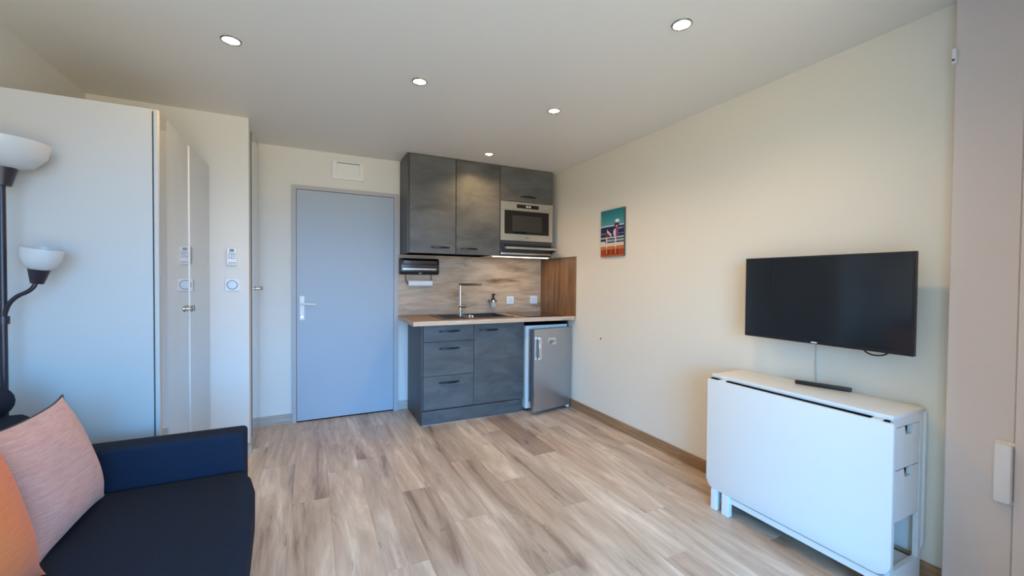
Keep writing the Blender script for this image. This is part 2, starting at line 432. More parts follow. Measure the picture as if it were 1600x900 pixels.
# pier at the right edge
struct(box('wall_pier', 2.27, XR, 0.535, 0.716, 0.0, H, M_pier, bev=0.003), 'beige wall pier at the right edge, next to the white table', 'pier')
struct(box('trim_1', 2.255, XR, 0.201, 0.531, 0.0, H, mat('taupe_trim', (0.76, 0.65, 0.58), 0.75), bev=0.002), 'pale taupe window trim beyond the pier', 'trim')
pb = thing('shutter_control', 'white plastic shutter control box low on the beige pier', 'control box')
prism('cover', rrect(0.533, 0.575, 0.472, 0.682, 0.008), 'x', 2.232, 2.27, M_box, pb, bev=0.004, seg=2)
box('base_plate', 2.262, 2.2702, 0.5325, 0.580, 0.466, 0.688, M_box, pb)
shift(pb, (2.27, 0.554, 0.472))
br = thing('blind_bracket', 'tiny white bracket high on the edge of the beige pier', 'bracket')
box('plate', 2.255, 2.27, 0.708, 0.7215, 2.118, 2.176, M_plastic, br, bev=0.002)
lathe('screw', [(0.0, 0.0), (0.004, 0.0), (0.004, 0.003), (0, 0.003)], (2.255, 0.716, 2.132), M_blackpl, br, (-1, 0, 0), 10)
shift(br, (2.262, 0.715, 2.118))

# baseboards
BH, BT = 0.083, 0.012
struct(box('baseboard_right', XR - BT, XR, 0.716, 3.50, 0, BH, M_base, bev=0.0015), 'brown oak skirting along the cream right wall', 'baseboard')
struct(box('baseboard_back', XS + 0.001, -0.150, YB - BT, YB, 0, BH, M_base_w, bev=0.0015), 'pale skirting left of the entrance door', 'baseboard')
struct(box('baseboard_kitchen', 0.752, 0.845, YB - BT, YB, 0, BH, M_base_w, bev=0.0015), 'short pale skirting between entrance door and kitchen', 'baseboard')
struct(prism('baseboard_entry', [(-0.62, YA - BT), (XS + BT, YA - BT), (XS + BT, 3.565), (XS, 3.565), (XS, YA), (-0.62, YA)], 'z', 0, BH, M_base_w),
       'pale skirting turning the corner below the thermostat', 'baseboard')

# entrance door
d1 = thing('door_1', 'blue-grey entrance door in a grey frame', 'door', kind='structure')
bm = a_prism(bmesh.new(), [(-0.150, 0), (-0.118, 0), (-0.118, 2.037), (0.709, 2.037), (0.709, 0), (0.750, 0), (0.750, 2.069), (-0.150, 2.069)], 'y', YB - 0.022, YB)
mesh_obj('door_frame', bm, M_frame, d1)
lf = box('door_leaf', -0.1145, 0.7065, YB - 0.016, YB - 0.001, 0.012, 2.033, M_door, d1)
box('gap_shade', -0.118, 0.709, YB - 0.004, YB - 0.0005, 0.0, 2.037, M_black, d1)  # black sheet behind the leaf draws its shaded joint
hd = box('handle_plate', -0.092, -0.054, YB - 0.025, YB - 0.016, 0.897, 1.108, M_plastic, lf, bev=0.003)
tube('lever', spline([(-0.073, YB - 0.02, 1.040), (-0.073, YB - 0.055, 1.040), (-0.062, YB - 0.066, 1.040), (0.0, YB - 0.066, 1.037), (0.035, YB - 0.064, 1.035)], 5), 0.0085, M_plastic, lf)
lathe('key_cylinder', [(0, 0), (0.008, 0), (0.008, 0.004), (0, 0.004)], (-0.073, YB - 0.025, 0.925), M_chrome_d, lf, (0, -1, 0), 14)
shift(d1, (0.295, YB, 0))

# glossy door in the short return wall
d2 = thing('door_2', 'narrow glossy side door in the entry return wall', 'door', kind='structure')
lf = box('door_leaf', XS, XS + 0.006, 3.572, YB - 0.014, 0.012, 2.325, M_gloss, d2)
box('gap_shade', XS, XS + 0.002, 3.566, YB - 0.010, 0.004, 2.331, M_black, d2)  # black sheet in place of the shade around the leaf
for yy in (3.93, 3.99):
    lathe('knob', [(0, 0), (0.007, 0), (0.007, 0.016), (0.016, 0.02), (0.017, 0.028), (0.012, 0.033), (0, 0.034)], (XS + 0.006, yy, 1.178), M_chrome, lf, (1, 0, 0), 20)
shift(d2, (XS, 3.8, 0))

# ------------------------------------------------------------------ wardrobe
XW, YF, ZT = -0.628, 2.413, 2.022
wd = thing('wardrobe', 'tall white wardrobe with glossy side doors behind the sofa', 'wardrobe')
box('carcass', XL + 0.002, XW - 0.02, YF + 0.02, YA - 0.002, 0.0, ZT - 0.002, M_black, wd)
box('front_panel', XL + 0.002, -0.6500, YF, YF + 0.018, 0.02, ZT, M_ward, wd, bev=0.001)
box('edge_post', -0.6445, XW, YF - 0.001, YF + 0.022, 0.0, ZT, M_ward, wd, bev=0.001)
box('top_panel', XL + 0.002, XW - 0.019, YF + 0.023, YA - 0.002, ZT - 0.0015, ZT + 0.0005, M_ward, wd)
ym = 2.931
for a, b, ky in ((YF + 0.024, ym - 0.002, ym - 0.022), (ym + 0.002, YA - 0.004, ym + 0.022)):
    dr = box('door', XW - 0.018, XW, a, b, 0.01, ZT, M_gloss, wd, bev=0.001)
    lathe('knob', [(0, 0), (0.007, 0), (0.007, 0.010), (0.018, 0.012), (0.019, 0.020), (0.014, 0.024), (0, 0.025)], (XW, ky, 1.083), M_chrome, dr, (1, 0, 0), 20)
box('door_edge', XW - 0.017, XW + 0.004, ym - 0.0018, ym + 0.0018, 0.012, ZT - 0.013, M_white, wd)
shift(wd, (-0.94, 2.93, 0))

# ------------------------------------------------------------------ ceiling spots
def spotlight(x, y, label, tilt):
    t = thing('ceiling_spotlight', label, 'spotlight', group='recessed ceiling spotlights')
    lathe('ring', [(0.034, -0.001), (0.043, -0.001), (0.044, -0.004), (0.041, -0.007), (0.036, -0.006), (0.034, -0.001)], (x, y, H), M_chrome_d, t, n=32)
    lathe('lamp', [(0, -0.0075), (0.026, -0.0065), (0.0355, -0.0015)], (x, y, H), M_spot, t, n=28)
    ld = bpy.data.lights.new('spot_beam', 'SPOT'); ld.energy = SPOT_W; ld.color = SPOT_COL; ld.spot_size = math.radians(150); ld.spot_blend = 0.9
    ld.shadow_soft_size = 0.03
    lo = bpy.data.objects.new('spot_beam', ld); C.objects.link(lo); lo.location = (x, y, H - 0.03); lo.parent = t
    shift(t, (x, y, H))
spotlight(-0.342, 2.37, 'lit ceiling spotlight nearest the wardrobe', 0)
spotlight(0.556, 2.37, 'lit ceiling spotlight in the middle of the room, in front of the entrance door', 0)
spotlight(1.451, 2.37, 'lit ceiling spotlight between the middle one and the cream wall', 0)
spotlight(1.463, 1.328, 'lit ceiling spotlight nearest the television, largest in the picture', 0)
spotlight(1.431, 3.441, 'lit ceiling spotlight right in front of the upper kitchen cabinets', 0)

# ------------------------------------------------------------------ kitchen, base units
YK, ZB0, ZB1 = 3.51, 0.124, 0.866
def bow_handle(parent, xa, xb, y, z, name='handle'):
    n = 12; bm = bmesh.new(); secs = []
    for i in range(n + 1):
        s = i / n; x = xa + (xb - xa) * s
        d = 0.024 * math.sin(math.pi * s) ** 0.6 if 0 < s < 1 else 0.0
        hh = 0.0045 + 0.0035 * math.sin(math.pi * s)
        secs.append([bm.verts.new(v) for v in ((x, y - d - 0.006, z - hh), (x, y - d, z - hh), (x, y - d, z + hh), (x, y - d - 0.006, z + hh))])
    for a, b in zip(secs, secs[1:]):
        for k in range(4): bm.faces.new((a[k], a[(k + 1) % 4], b[(k + 1) % 4], b[k]))
    bm.faces.new(secs[0]); bm.faces.new(secs[-1][::-1])
    return mesh_obj(name, bm, M_handle, parent, smooth=True)

c1 = thing('drawer_cabinet', 'dark blue-grey base cabinet with three drawers under the worktop', 'cabinet')
box('side_panel', 0.845, 0.863, YK + 0.003, YB - 0.013, 0.0, 0.876, M_lam_side, c1)
box('carcass', 0.863, 1.324, YK + 0.021, YB - 0.013, 0.124, 0.868, M_black, c1)
for za, zb, hz in ((0.7185, ZB1, 0.808), (0.420, 0.7155, 0.657), (ZB0 + 0.002, 0.417, 0.358)):
    dr = box('drawer_front', 0.8655, 1.3235, YK, YK + 0.019, za, zb, M_lam, c1, bev=0.001)
    bow_handle(dr, 1.002, 1.187, YK, hz)
shift(c1, (1.09, 3.78, 0))
c2 = thing('sink_cabinet', 'dark blue-grey base cabinet with one wide door beside the fridge', 'cabinet')
box('carcass', 1.3265, 1.835, YK + 0.021, YB - 0.013, 0.124, 0.748, M_black, c2)
dr = box('door', 1.3270, 1.836, YK, YK + 0.019, ZB0 + 0.002, ZB1, M_lam, c2, bev=0.001)
bow_handle(dr, 1.377, 1.562, YK, 0.803)
shift(c2, (1.58, 3.78, 0))
kb = thing('plinth', 'dark blue-grey plinth along the floor below drawers and cabinet door', 'plinth')
box('board', 0.850, 1.789, YK - 0.011, YK + 0.002, 0.006, 0.121, M_lam, kb)
box('seal', 0.850, 1.789, YK - 0.012, YK + 0.002, 0.0, 0.006, M_steel, kb)
box('return_board', 1.792, 1.836, YK + 0.02, YK + 0.036, 0.0, 0.121, M_lam, kb)
shift(kb, (1.32, YK, 0))

wt = thing('worktop', 'oak worktop with a pale front edge over the base units', 'worktop')
ZC = 0.912
# slab with a cut-out for the sink bowl
bx0, bx1, by0, by1 = 1.345, 1.705, 3.535, 3.935
bm = bmesh.new()
for q in ((0.749, bx0, 3.383, YB - 0.012), (bx1, XR - 0.012, 3.383, YB - 0.012), (bx0, bx1, 3.383, by0), (bx0, bx1, by1, YB - 0.012)):
    a_box(bm, q[0], q[1], q[2], q[3], ZC - 0.036, ZC)
mesh_obj('slab', bm, M_top, wt)
for a, b in ((0.749, 1.355), (1.3555, 1.742), (1.7425, XR - 0.012)):
    box('edge_band', a, b, 3.377, 3.383, ZC - 0.036, ZC + 0.0005, M_edge, wt)
box('end_band', 0.7475, 0.749, 3.3775, YB - 0.013, ZC - 0.036, ZC, M_edge, wt)
shift(wt, (1.54, 3.7, ZC - 0.036))

# splashbacks
bs = box('splashback', 0.752, XR - 0.013, YB - 0.012, YB - 0.0005, ZC + 0.0005, 1.498, M_oak); tag(bs, 'pale oak splashback behind sink and hob', 'splashback')
ss = thing('side_splashback', 'brown oak side panel on the cream wall at the worktop end', 'splashback')
for i in range(3):
    y0 = 3.372 + i * 0.2255
    box('board', XR - 0.012, XR, y0 + 0.0004, y0 + 0.2251, ZC + 0.0005, 1.498, M_walnut, ss)
shift(ss, (XR, 3.7, ZC - 0.03))

# sink
sk = thing('kitchen_sink', 'black inset sink with ribbed drainer, left of the hob', 'sink')
bm = bmesh.new()
for q in ((1.030, bx0 + 0.012, 3.505, 3.965), (bx1 - 0.012, 1.725, 3.505, 3.965), (bx0 + 0.012, bx1 - 0.012, 3.505, by0 + 0.012), (bx0 + 0.012, bx1 - 0.012, by1 - 0.012, 3.965)):
    a_box(bm, q[0], q[1], q[2], q[3], ZC + 0.0002, ZC + 0.006)
mesh_obj('rim', bm, M_sinkblk, sk)
bm = bmesh.new(); x0, x1, y0, y1, zb = bx0 + 0.004, bx1 - 0.004, by0 + 0.004, by1 - 0.004, ZC - 0.16
top = [bm.verts.new(v) for v in ((x0, y0, ZC), (x1, y0, ZC), (x1, y1, ZC), (x0, y1, ZC))]
bot = [bm.verts.new(v) for v in ((x0 + .02, y0 + .02, zb), (x1 - .02, y0 + .02, zb), (x1 - .02, y1 - .02, zb), (x0 + .02, y1 - .02, zb))]
for i in range(4): bm.faces.new((top[i], top[(i + 1) % 4], bot[(i + 1) % 4], bot[i]))
bm.faces.new(bot); mesh_obj('bowl', bm, M_sinkblk, sk)
for i in range(7):
    box('drainer_rib', 1.07, 1.26, 3.56 + i * 0.05, 3.567 + i * 0.05, ZC + 0.006, ZC + 0.009, M_sinkblk, sk)
lathe('drain', [(0, 0), (0.035, 0), (0.035, 0.004), (0, 0.003)], (1.525, 3.735, zb + 0.001), M_steel, sk, n=20)
for i, (kx, ky) in enumerate(((1.345, 3.60), (1.352, 3.55))):
    lathe('waste_knob', [(0, 0), (0.014, 0), (0.014, 0.014), (0.010, 0.018), (0, 0.018)], (kx - 0.03, ky, ZC + 0.006), M_chrome, sk, n=18)
shift(sk, (1.38, 3.73, ZC))
# tap
fc = thing('kitchen_tap', 'tall angular chrome tap standing at the sink', 'tap')
fx, fy = 1.292, 3.80
lathe('base', [(0, 0), (0.024, 0), (0.024, 0.008), (0.016, 0.012), (0, 0.012)], (fx, fy, ZC + 0.0065), M_chrome, fc, n=24)
tube('riser', [(fx, fy, ZC + 0.012), (fx, fy, 1.21)], 0.0125, M_steel, fc, 18)
box('spout', fx - 0.0125, 1.512, fy - 0.0125, fy + 0.0125, 1.204, 1.226, M_chrome_d, fc, bev=0.003)
tube('mixer_body', [(1.262, fy, 1.005), (1.345, fy, 1.005)], 0.015, M_chrome, fc, 16)
tube('lever', [(1.345, fy, 1.005), (1.372, fy, 1.008), (1.382, fy, 1.03)], [0.008, 0.006, 0.005], M_chrome, fc, 10)
shift(fc, (fx, fy, ZC + 0.006))
# hob
hb = thing('ceramic_hob', 'black glass hob set flush in the worktop next to the brown panel', 'hob')
box('glass', 1.86, 2.27, 3.455, 3.965, ZC + 0.0003, ZC + 0.005, M_hob, hb, bev=0.002)
for cy, r0 in ((3.60, 0.075), (3.82, 0.09)):
    lathe('cooking_ring', [(r0 - 0.0015, 0), (r0 + 0.0015, 0), (r0 + 0.0015, 0.0004), (r0 - 0.0015, 0.0004), (r0 - 0.0015, 0)], (2.065, cy, ZC + 0.0051), M_lcd, hb, n=40)
shift(hb, (2.065, 3.71, ZC))

# fridge with its door ajar
fr = thing('small_fridge', 'small grey steel fridge with its door ajar under the worktop', 'fridge')
FX0, FX1 = 1.846, 2.312
bm = frame_bm(bmesh.new(), FX0, FX1, 0.03, 0.826, FX0 + 0.035, FX1 - 0.035, 0.09, 0.79, 3.49, 3.60)
a_box(bm, FX0, FX1, 3.60, 4.02, 0.03, 0.826)
mesh_obj('body', bm, M_white, fr)
box('top_panel', FX0, FX1, 3.485, 4.02, 0.826, 0.838, M_black, fr)
for xx in (FX0 + 0.03, FX1 - 0.03): lathe('foot', [(0, 0), (0.015, 0), (0.015, 0.03), (0, 0.03)], (xx, 3.53, 0), M_blackpl, fr, n=14)
ang = math.radians(11)
piv = bpy.data.objects.new('door', None)
dbm = a_box(bmesh.new(), -0.478, 0.0, -0.052, -0.012, 0.035, 0.806, 0.004, 2)
RM = Matrix.Translation((FX1 - 0.002, 3.472, 0)) @ Matrix.Rotation(ang, 4, 'Z')
bpy.data.objects.remove(piv)
bmesh.ops.transform(dbm, matrix=RM, verts=dbm.verts[:])
dr = mesh_obj('door', dbm, M_steel_fr, fr, smooth=True)
def on_door(name, bm, mt):
    bmesh.ops.transform(bm, matrix=RM, verts=bm.verts[:]); return mesh_obj(name, bm, mt, dr, smooth=True)
on_door('gasket', a_box(bmesh.new(), -0.470, -0.006, -0.012, 0.004, 0.045, 0.796), M_rubber)
bm = bmesh.new()
a_box(bm, -0.446, -0.416, -0.090, -0.080, 0.525, 0.735, 0.002)
a_box(bm, -0.452, -0.422, -0.080, -0.052, 0.525, 0.545); a_box(bm, -0.452, -0.422, -0.080, -0.052, 0.715, 0.735)
on_door('handle', bm, M_chrome)
on_door('badge', a_box(bmesh.new(), -0.300, -0.208, -0.0545, -0.052, 0.650, 0.718, 0.001), M_chrome)
on_door('badge_emblem', a_prism(bmesh.new(), [(-0.296, 0.700), (-0.296, 0.654), (-0.272, 0.654), (-0.214, 0.686)], 'y', -0.0555, -0.0545), M_lcd)
on_door('edge_trim', a_box(bmesh.new(), -0.4795, -0.4765, -0.053, -0.048, 0.036, 0.805), M_chrome)
on_door('lower_foot', a_box(bmesh.new(), -0.045, -0.025, -0.05, -0.02, 0.012, 0.035), M_plastic)
shift(fr, (2.08, 3.75, 0))
fp = box('end_panel', 2.3165, XR - 0.001, 3.502, YB - 0.013, 0.0, 0.875, M_lam_side); tag(fp, 'thin dark end panel between fridge and cream wall', 'panel')

# ------------------------------------------------------------------ kitchen, wall units
YU, ZU0, ZU1 = 3.716, 1.500, H - 0.004
u1 = thing('upper_cabinet', 'dark grey upper cabinet next to the entrance door', 'cabinet', group='upper kitchen cabinets')
box('side_panel', 0.766, 0.782, YU + 0.003, YB - 0.001, ZU0 - 0.004, ZU1, M_lam_side, u1)
box('carcass', 0.782, 1.2155, YU + 0.021, YB - 0.001, ZU0, ZU1, M_black, u1)
dr = box('door', 0.785, 1.2130, YU, YU + 0.019, ZU0, ZU1 - 0.006, M_lam, u1, bev=0.001)
bow_handle(dr, 0.980, 1.158, YU, 1.556)
shift(u1, (0.99, 3.88, ZU0))
u2 = thing('upper_cabinet', 'dark grey upper cabinet left of the microwave, in the spotlight glow', 'cabinet', group='upper kitchen cabinets')
box('carcass', 1.2165, 1.6675, YU + 0.021, YB - 0.001, ZU0, ZU1, M_black, u2)
dr = box('door', 1.2190, 1.6650, YU, YU + 0.019, ZU0, ZU1 - 0.006, M_lam, u2, bev=0.001)
bow_handle(dr, 1.264, 1.434, YU, 1.554)
shift(u2, (1.44, 3.88, ZU0))
u3 = thing('upper_cabinet', 'short dark grey flap cabinet above the microwave', 'cabinet', group='upper kitchen cabinets')
box('carcass', 1.6685, 2.268, YU + 0.021, YB - 0.001, 2.048, ZU1, M_black, u3)
dr = box('door', 1.6710, 2.271, YU, YU + 0.019, 2.050, ZU1 - 0.006, M_lam, u3, bev=0.001)
bow_handle(dr, 1.888, 2.066, YU, 2.100)
shift(u3, (1.97, 3.88, 2.048))

mw = thing('microwave_oven', 'built-in steel microwave with a black glass door above the hood', 'microwave')
MX0, MX1 = 1.6705, 2.254
box('side_panel', 2.2555, 2.270, YU + 0.013, YB - 0.001, 1.654, 2.0475, M_lam_side, mw)
box('body', MX0, MX1, YU + 0.012, 4.03, 1.655, 2.044, M_blackpl, mw)
cp = box('control_panel', MX0, 2.268, YU - 0.006, YU + 0.012, 1.962, 2.044, M_steel, mw, bev=0.001)
ds = box('display', 1.848, 2.098, YU - 0.008, YU - 0.006, 1.983, 2.020, M_glassblack, cp)
for i, xx in enumerate((1.953, 1.965, 1.985, 1.997)):
    box('digit', xx, xx + 0.007, YU - 0.0086, YU - 0.008, 1.995, 2.009, M_glow_txt, cp)
lathe('button', [(0, 0), (0.006, 0), (0.006, 0.002), (0, 0.002)], (2.19, YU - 0.006, 2.004), M_chrome, cp, (0, -1, 0), 14)
GX0, GX1, GZ0, GZ1 = 1.714, 2.222, 1.722, 1.956
bm = frame_bm(bmesh.new(), MX0, 2.266, 1.656, 1.9605, GX0, GX1, GZ0, GZ1, YU - 0.006, YU + 0.012)
df = mesh_obj('door', bm, M_steel, mw)
box('door_glass', GX0, GX1, YU - 0.003, YU + 0.008, GZ0, GZ1, M_glassblack, df)
box('inner_window', 1.80, 2.14, YU - 0.0034, YU - 0.003, 1.75, 1.91, mat('oven_mesh', (0.035, 0.031, 0.026), 0.15), df)
box('maker_mark', 1.948, 1.984, YU - 0.0066, YU - 0.006, 1.684, 1.692, M_lcd, df)
shift(mw, (1.97, 3.87, 1.655))

rh = thing('range_hood', 'pull-out range hood under the microwave with steel visor', 'hood')
box('body', 1.6700, 2.262, YU + 0.01, YB - 0.013, 1.502, 1.652, M_lam_side, rh)
prism('visor', [(3.742, 1.632), (3.742, 1.622), (3.592, 1.566), (3.592, 1.578)], 'x', 1.672, 2.262, M_chrome_d, rh)
box('visor_bar', 1.672, 2.264, 3.584, 3.594, 1.562, 1.584, M_steel, rh, bev=0.002)
prism('visor_bracket', [(3.73, 1.62), (3.60, 1.568), (3.70, 1.53), (3.73, 1.53)], 'x', 2.235, 2.25, M_lam_side, rh)
box('lower_bar', 1.6700, 2.236, 3.690, 3.722, 1.515, 1.537, M_steel, rh, bev=0.003, seg=2)
box('bottom_lip', 1.56, 2.236, 3.70, 3.99, 1.494, 1.4995, M_steel, rh)
box('lamp_strip', 1.60, 2.22, 3.715, 3.735, 1.489, 1.494, M_hoodlamp, rh)
hl = bpy.data.lights.new('hood_lamp', 'AREA'); hl.shape = 'RECTANGLE'; hl.size = 0.6; hl.size_y = 0.03; hl.energy = HOOD_W; hl.color = (1.0, 0.84, 0.62)
ho = bpy.data.objects.new('hood_lamp', hl); C.objects.link(ho); ho.location = (1.91, 3.75, 1.487); ho.parent = rh
shift(rh, (1.97, 3.87, 1.50))

# ------------------------------------------------------------------ things on the splashback
YS = YB - 0.012
fd = thing('foil_dispenser', 'black and chrome foil dispenser on the oak splashback', 'dispenser')
prism('housing', [(YS, 1.462), (YS - 0.075, 1.462), (YS - 0.092, 1.44), (YS - 0.092, 1.33), (YS - 0.075, 1.308), (YS, 1.308)], 'x', 0.757, 1.127, M_blackpl, fd, bev=0.004, seg=2)
prism('upper_lid', [(YS - 0.0785, 1.461), (YS - 0.0945, 1.440), (YS - 0.0945, 1.412), (YS - 0.090, 1.412), (YS - 0.090, 1.438), (YS - 0.076, 1.457)], 'x', 0.785, 1.105, M_smoke, fd)
prism('lower_lid', [(YS - 0.091, 1.398), (YS - 0.096, 1.398), (YS - 0.096, 1.340), (YS - 0.091, 1.340)], 'x', 0.762, 1.118, M_smoke, fd)
box('cutter_bar', 0.775, 1.095, YS - 0.100, YS - 0.095, 1.352, 1.366, M_steel, fd)
box('latch', 0.925, 0.955, YS - 0.099, YS - 0.09, 1.316, 1.324, M_chrome, fd)
shift(fd, (0.94, YS, 1.308))
pr = thing('paper_roll_holder', 'white paper roll hanging on a wire below the foil dispenser', 'paper roll')
tube('paper_roll', [(0.835, YS - 0.045, 1.222), (1.068, YS - 0.045, 1.222)], 0.030, M_paper, pr, 24)
tube('wire_arm', spline([(0.812, YS - 0.045, 1.308), (0.814, YS - 0.045, 1.27), (0.826, YS - 0.045, 1.222), (0.838, YS - 0.045, 1.222)], 4), 0.004, M_blackpl, pr, 8)
tube('wire_arm', spline([(1.060, YS - 0.045, 1.308), (1.060, YS - 0.045, 1.27), (1.076, YS - 0.045, 1.222), (1.066, YS - 0.045, 1.222)], 4), 0.004, M_blackpl, pr, 8)
shift(pr, (0.95, YS, 1.19))
sd = thing('soap_dispenser', 'small wall-mounted soap dispenser between tap and sockets', 'soap dispenser')
sxp, syp = 1.722, YS - 0.055
lathe('bottle', [(0, 0.972), (0.026, 0.972), (0.030, 0.985), (0.031, 1.035), (0.024, 1.04), (0, 1.04)], (sxp, syp, 0), M_soap, sd, n=24)
lathe('holder_ring', [(0.031, 1.030), (0.037, 1.030), (0.037, 1.052), (0.031, 1.052), (0.031, 1.030)], (sxp, syp, 0), M_chrome_d, sd, n=24)
box('bracket', sxp - 0.045, sxp + 0.045, YS - 0.03, YS, 1.032, 1.050, M_chrome_d, sd, bev=0.003)
lathe('pump', [(0, 1.04), (0.022, 1.04), (0.022, 1.062), (0.011, 1.068), (0.011, 1.10), (0.013, 1.10), (0.013, 1.118), (0, 1.12)], (sxp, syp, 0), M_handle, sd, n=20)
box('nozzle', sxp - 0.006, sxp + 0.006, syp - 0.055, syp, 1.106, 1.116, M_handle, sd, bev=0.002)
shift(sd, (sxp, YS, 0.972))
def socket(x0, x1, label):
    t = thing('power_socket', label, 'socket', group='sockets on the splashback')
    zc = 1.044; hw = (x1 - x0) / 2; xc = (x0 + x1) / 2
    prism('cover_plate', rrect(x0, x1, zc - hw, zc + hw, 0.006), 'y', YS - 0.010, YS, M_plastic, t, bev=0.002)
    iw = hw * 0.64
    prism('insert', rrect(xc - iw, xc + iw, zc - iw, zc + iw, 0.004), 'y', YS - 0.0125, YS - 0.010, M_plastic_b, t)
    lathe('outlet', [(0.0, 0.0004), (0.017, 0.0006), (0.018, 0.0018), (0.020, 0.0018), (0.0205, 0.0)], (xc, YS - 0.0126, zc), M_plastic_b, t, (0, -1, 0), 24)
    shift(t, (xc, YS, zc - hw))
socket(1.902, 1.985, 'white socket on the oak splashback nearer the soap dispenser')
socket(2.191, 2.277, 'white socket on the oak splashback next to the brown side panel')

# ------------------------------------------------------------------ air vent above the entrance door
va = thing('air_vent', 'white air vent above the entrance door', 'vent')
bm = frame_bm(bmesh.new(), 0.168, 0.432, 2.158, 2.316, 0.208, 0.400, 2.190, 2.308, YB - 0.024, YB)
mesh_obj('frame', bm, M_plastic, va)
prism('flap', [(YB - 0.020, 2.190), (YB - 0.014, 2.190), (YB - 0.004, 2.304), (YB - 0.010, 2.304)], 'x', 0.209, 0.399, M_plastic, va)
box('slot', 0.209, 0.399, YB - 0.008, YB - 0.001, 2.297, 2.3075, M_black, va)
shift(va, (0.30, YB, 2.158))

# ------------------------------------------------------------------ thermostat and light switch
th = thing('thermostat', 'small white thermostat with display on the wall above the switch', 'thermostat')
box('case', -0.528, -0.468, YA - 0.022, YA, 1.350, 1.471, M_plastic, th, bev=0.003)
box('display', -0.511, -0.484, YA - 0.0228, YA - 0.022, 1.441, 1.461, M_lcd, th)
for a, b, c, e in ((-0.515, -0.474, 1.428, 1.431), (-0.515, -0.474, 1.396, 1.399), (-0.515, -0.512, 1.399, 1.428), (-0.500, -0.497, 1.402, 1.425), (-0.494, -0.476, 1.420, 1.423), (-0.494, -0.476, 1.410, 1.413)):
    box('marking', a, b, YA - 0.0226, YA - 0.022, c, e, M_ink, th)
for i in range(4): box('button', -0.516 + i * 0.0115, -0.509 + i * 0.0115, YA - 0.0236, YA - 0.022, 1.361, 1.367, M_ink, th)
shift(th, (-0.498, YA, 1.35))
sw = thing('light_switch', 'square white light switch with round rocker below the thermostat', 'light switch')
prism('plate', rrect(-0.538, -0.455, 1.170, 1.253, 0.004), 'y', YA - 0.010, YA, M_plastic, sw, bev=0.002)
lathe('bezel', [(0.029, 0), (0.033, 0), (0.033, 0.003), (0.029, 0.003), (0.029, 0)], (-0.4965, YA - 0.010, 1.2115), M_lcd, sw, (0, -1, 0), 36)
lathe('rocker', [(0, 0.005), (0.027, 0.004), (0.029, 0.0)], (-0.4965, YA - 0.010, 1.2115), M_plastic_b, sw, (0, -1, 0), 32)
shift(sw, (-0.4965, YA, 1.17))

# ------------------------------------------------------------------ canvas print on the right wall
cv = thing('canvas_print', 'small canvas print in teal and orange on the cream wall', 'picture')
box('canvas', XR - 0.018, XR, 2.672, 2.973, 1.471, 1.874, mat('canvas_edge', lin(70, 80, 78), 0.8), cv)
def pic(u, v):
    """flat print: u 0..1 from the kitchen side, v 0..1 from the bottom"""
    c = (24, 122, 128) if v > 0.62 else (30, 44, 84)
    if v > 0.66:
        k = (v - 0.66) / 0.34; c = (88 - 70 * k, 160 - 48 * k, 162 - 40 * k)
    elif v > 0.635: c = (196, 206, 206)
    if 0.42 < v <= 0.635:
        c = (24, 36, 78)
        if u > 0.75 and abs(v - (0.57 + 0.02 * u)) < 0.012: c = (150, 160, 190)
        if u > 0.7 and abs(v - 0.48) < 0.012: c = (120, 132, 170)
        if u < 0.2 and abs(v - 0.50) < 0.015: c = (110, 120, 160)
    if 0.22 < v <= 0.42:
        c = (26, 40, 60)
        if abs(v - 0.41) < 0.02: c = (206, 206, 200)
        if abs(v - 0.34) < 0.018 and u > 0.3: c = (168, 178, 184)
        if v < 0.29: c = (222, 208, 192)
        if 0.29 < v < 0.33 and u < 0.2: c = (210, 214, 214)
    if v <= 0.22: c = (206, 116, 48) if v > 0.15 else (168, 66, 26)
    if v <= 0.15 and (abs(u - 0.28) < 0.10 or abs(u - 0.66) < 0.12) and v > 0.04: c = (128, 38, 22)
    if v < 0.03: c = (196, 100, 48)
    for pu in (0.27, 0.66):                                   # railing posts
        if abs(u - pu) < 0.028 and 0.06 < v < 0.41: c = (226, 206, 190) if v > 0.2 else (205, 130, 90)
    if ((u - 0.70) / 0.10) ** 2 + ((v - 0.655) / 0.055) ** 2 < 1: c = (84, 34, 40)      # standing figure
    if ((u - 0.72) / 0.09) ** 2 + ((v - 0.745) / 0.035) ** 2 < 1: c = (236, 240, 240)   # hat
    if ((u - 0.64) / 0.09) ** 2 + ((v - 0.50) / 0.08) ** 2 < 1: c = (226, 196, 214)
    if ((u - 0.72) / 0.06) ** 2 + ((v - 0.50) / 0.10) ** 2 < 1: c = (134, 66, 110)
    if ((u - 0.70) / 0.045) ** 2 + ((v - 0.63) / 0.03) ** 2 < 1: c = (200, 150, 120)
    if ((u - 0.30) / 0.09) ** 2 + ((v - 0.48) / 0.055) ** 2 < 1: c = (112, 58, 60)      # sitting figure
    if abs((v - 0.54) + 0.55 * (u - 0.30)) < 0.03 and 0.28 < u < 0.48: c = (232, 196, 184)
    return c
bm = bmesh.new(); NU, NV = 54, 72
cl = bm.loops.layers.float_color.new('print')
gv = [[bm.verts.new((XR - 0.0185, 2.973 - 0.301 * i / NU, 1.471 + 0.403 * j / NV)) for j in range(NV + 1)] for i in range(NU + 1)]
for i in range(NU):
    for j in range(NV):
        f = bm.faces.new((gv[i][j], gv[i + 1][j], gv[i + 1][j + 1], gv[i][j + 1])); c = lin(*pic((i + .5) / NU, (j + .5) / NV))
        for l in f.loops: l[cl] = c
mp_, nt_, b_ = base_mat('picture_print')
at = N(nt_, 'ShaderNodeAttribute'); at.attribute_name = 'print'; nt_.links.new(at.outputs['Color'], b_.inputs['Base Color']); b_.inputs['Roughness'].default_value = 0.55
mesh_obj('print', bm, mp_, cv)
shift(cv, (XR, 2.82, 1.471))
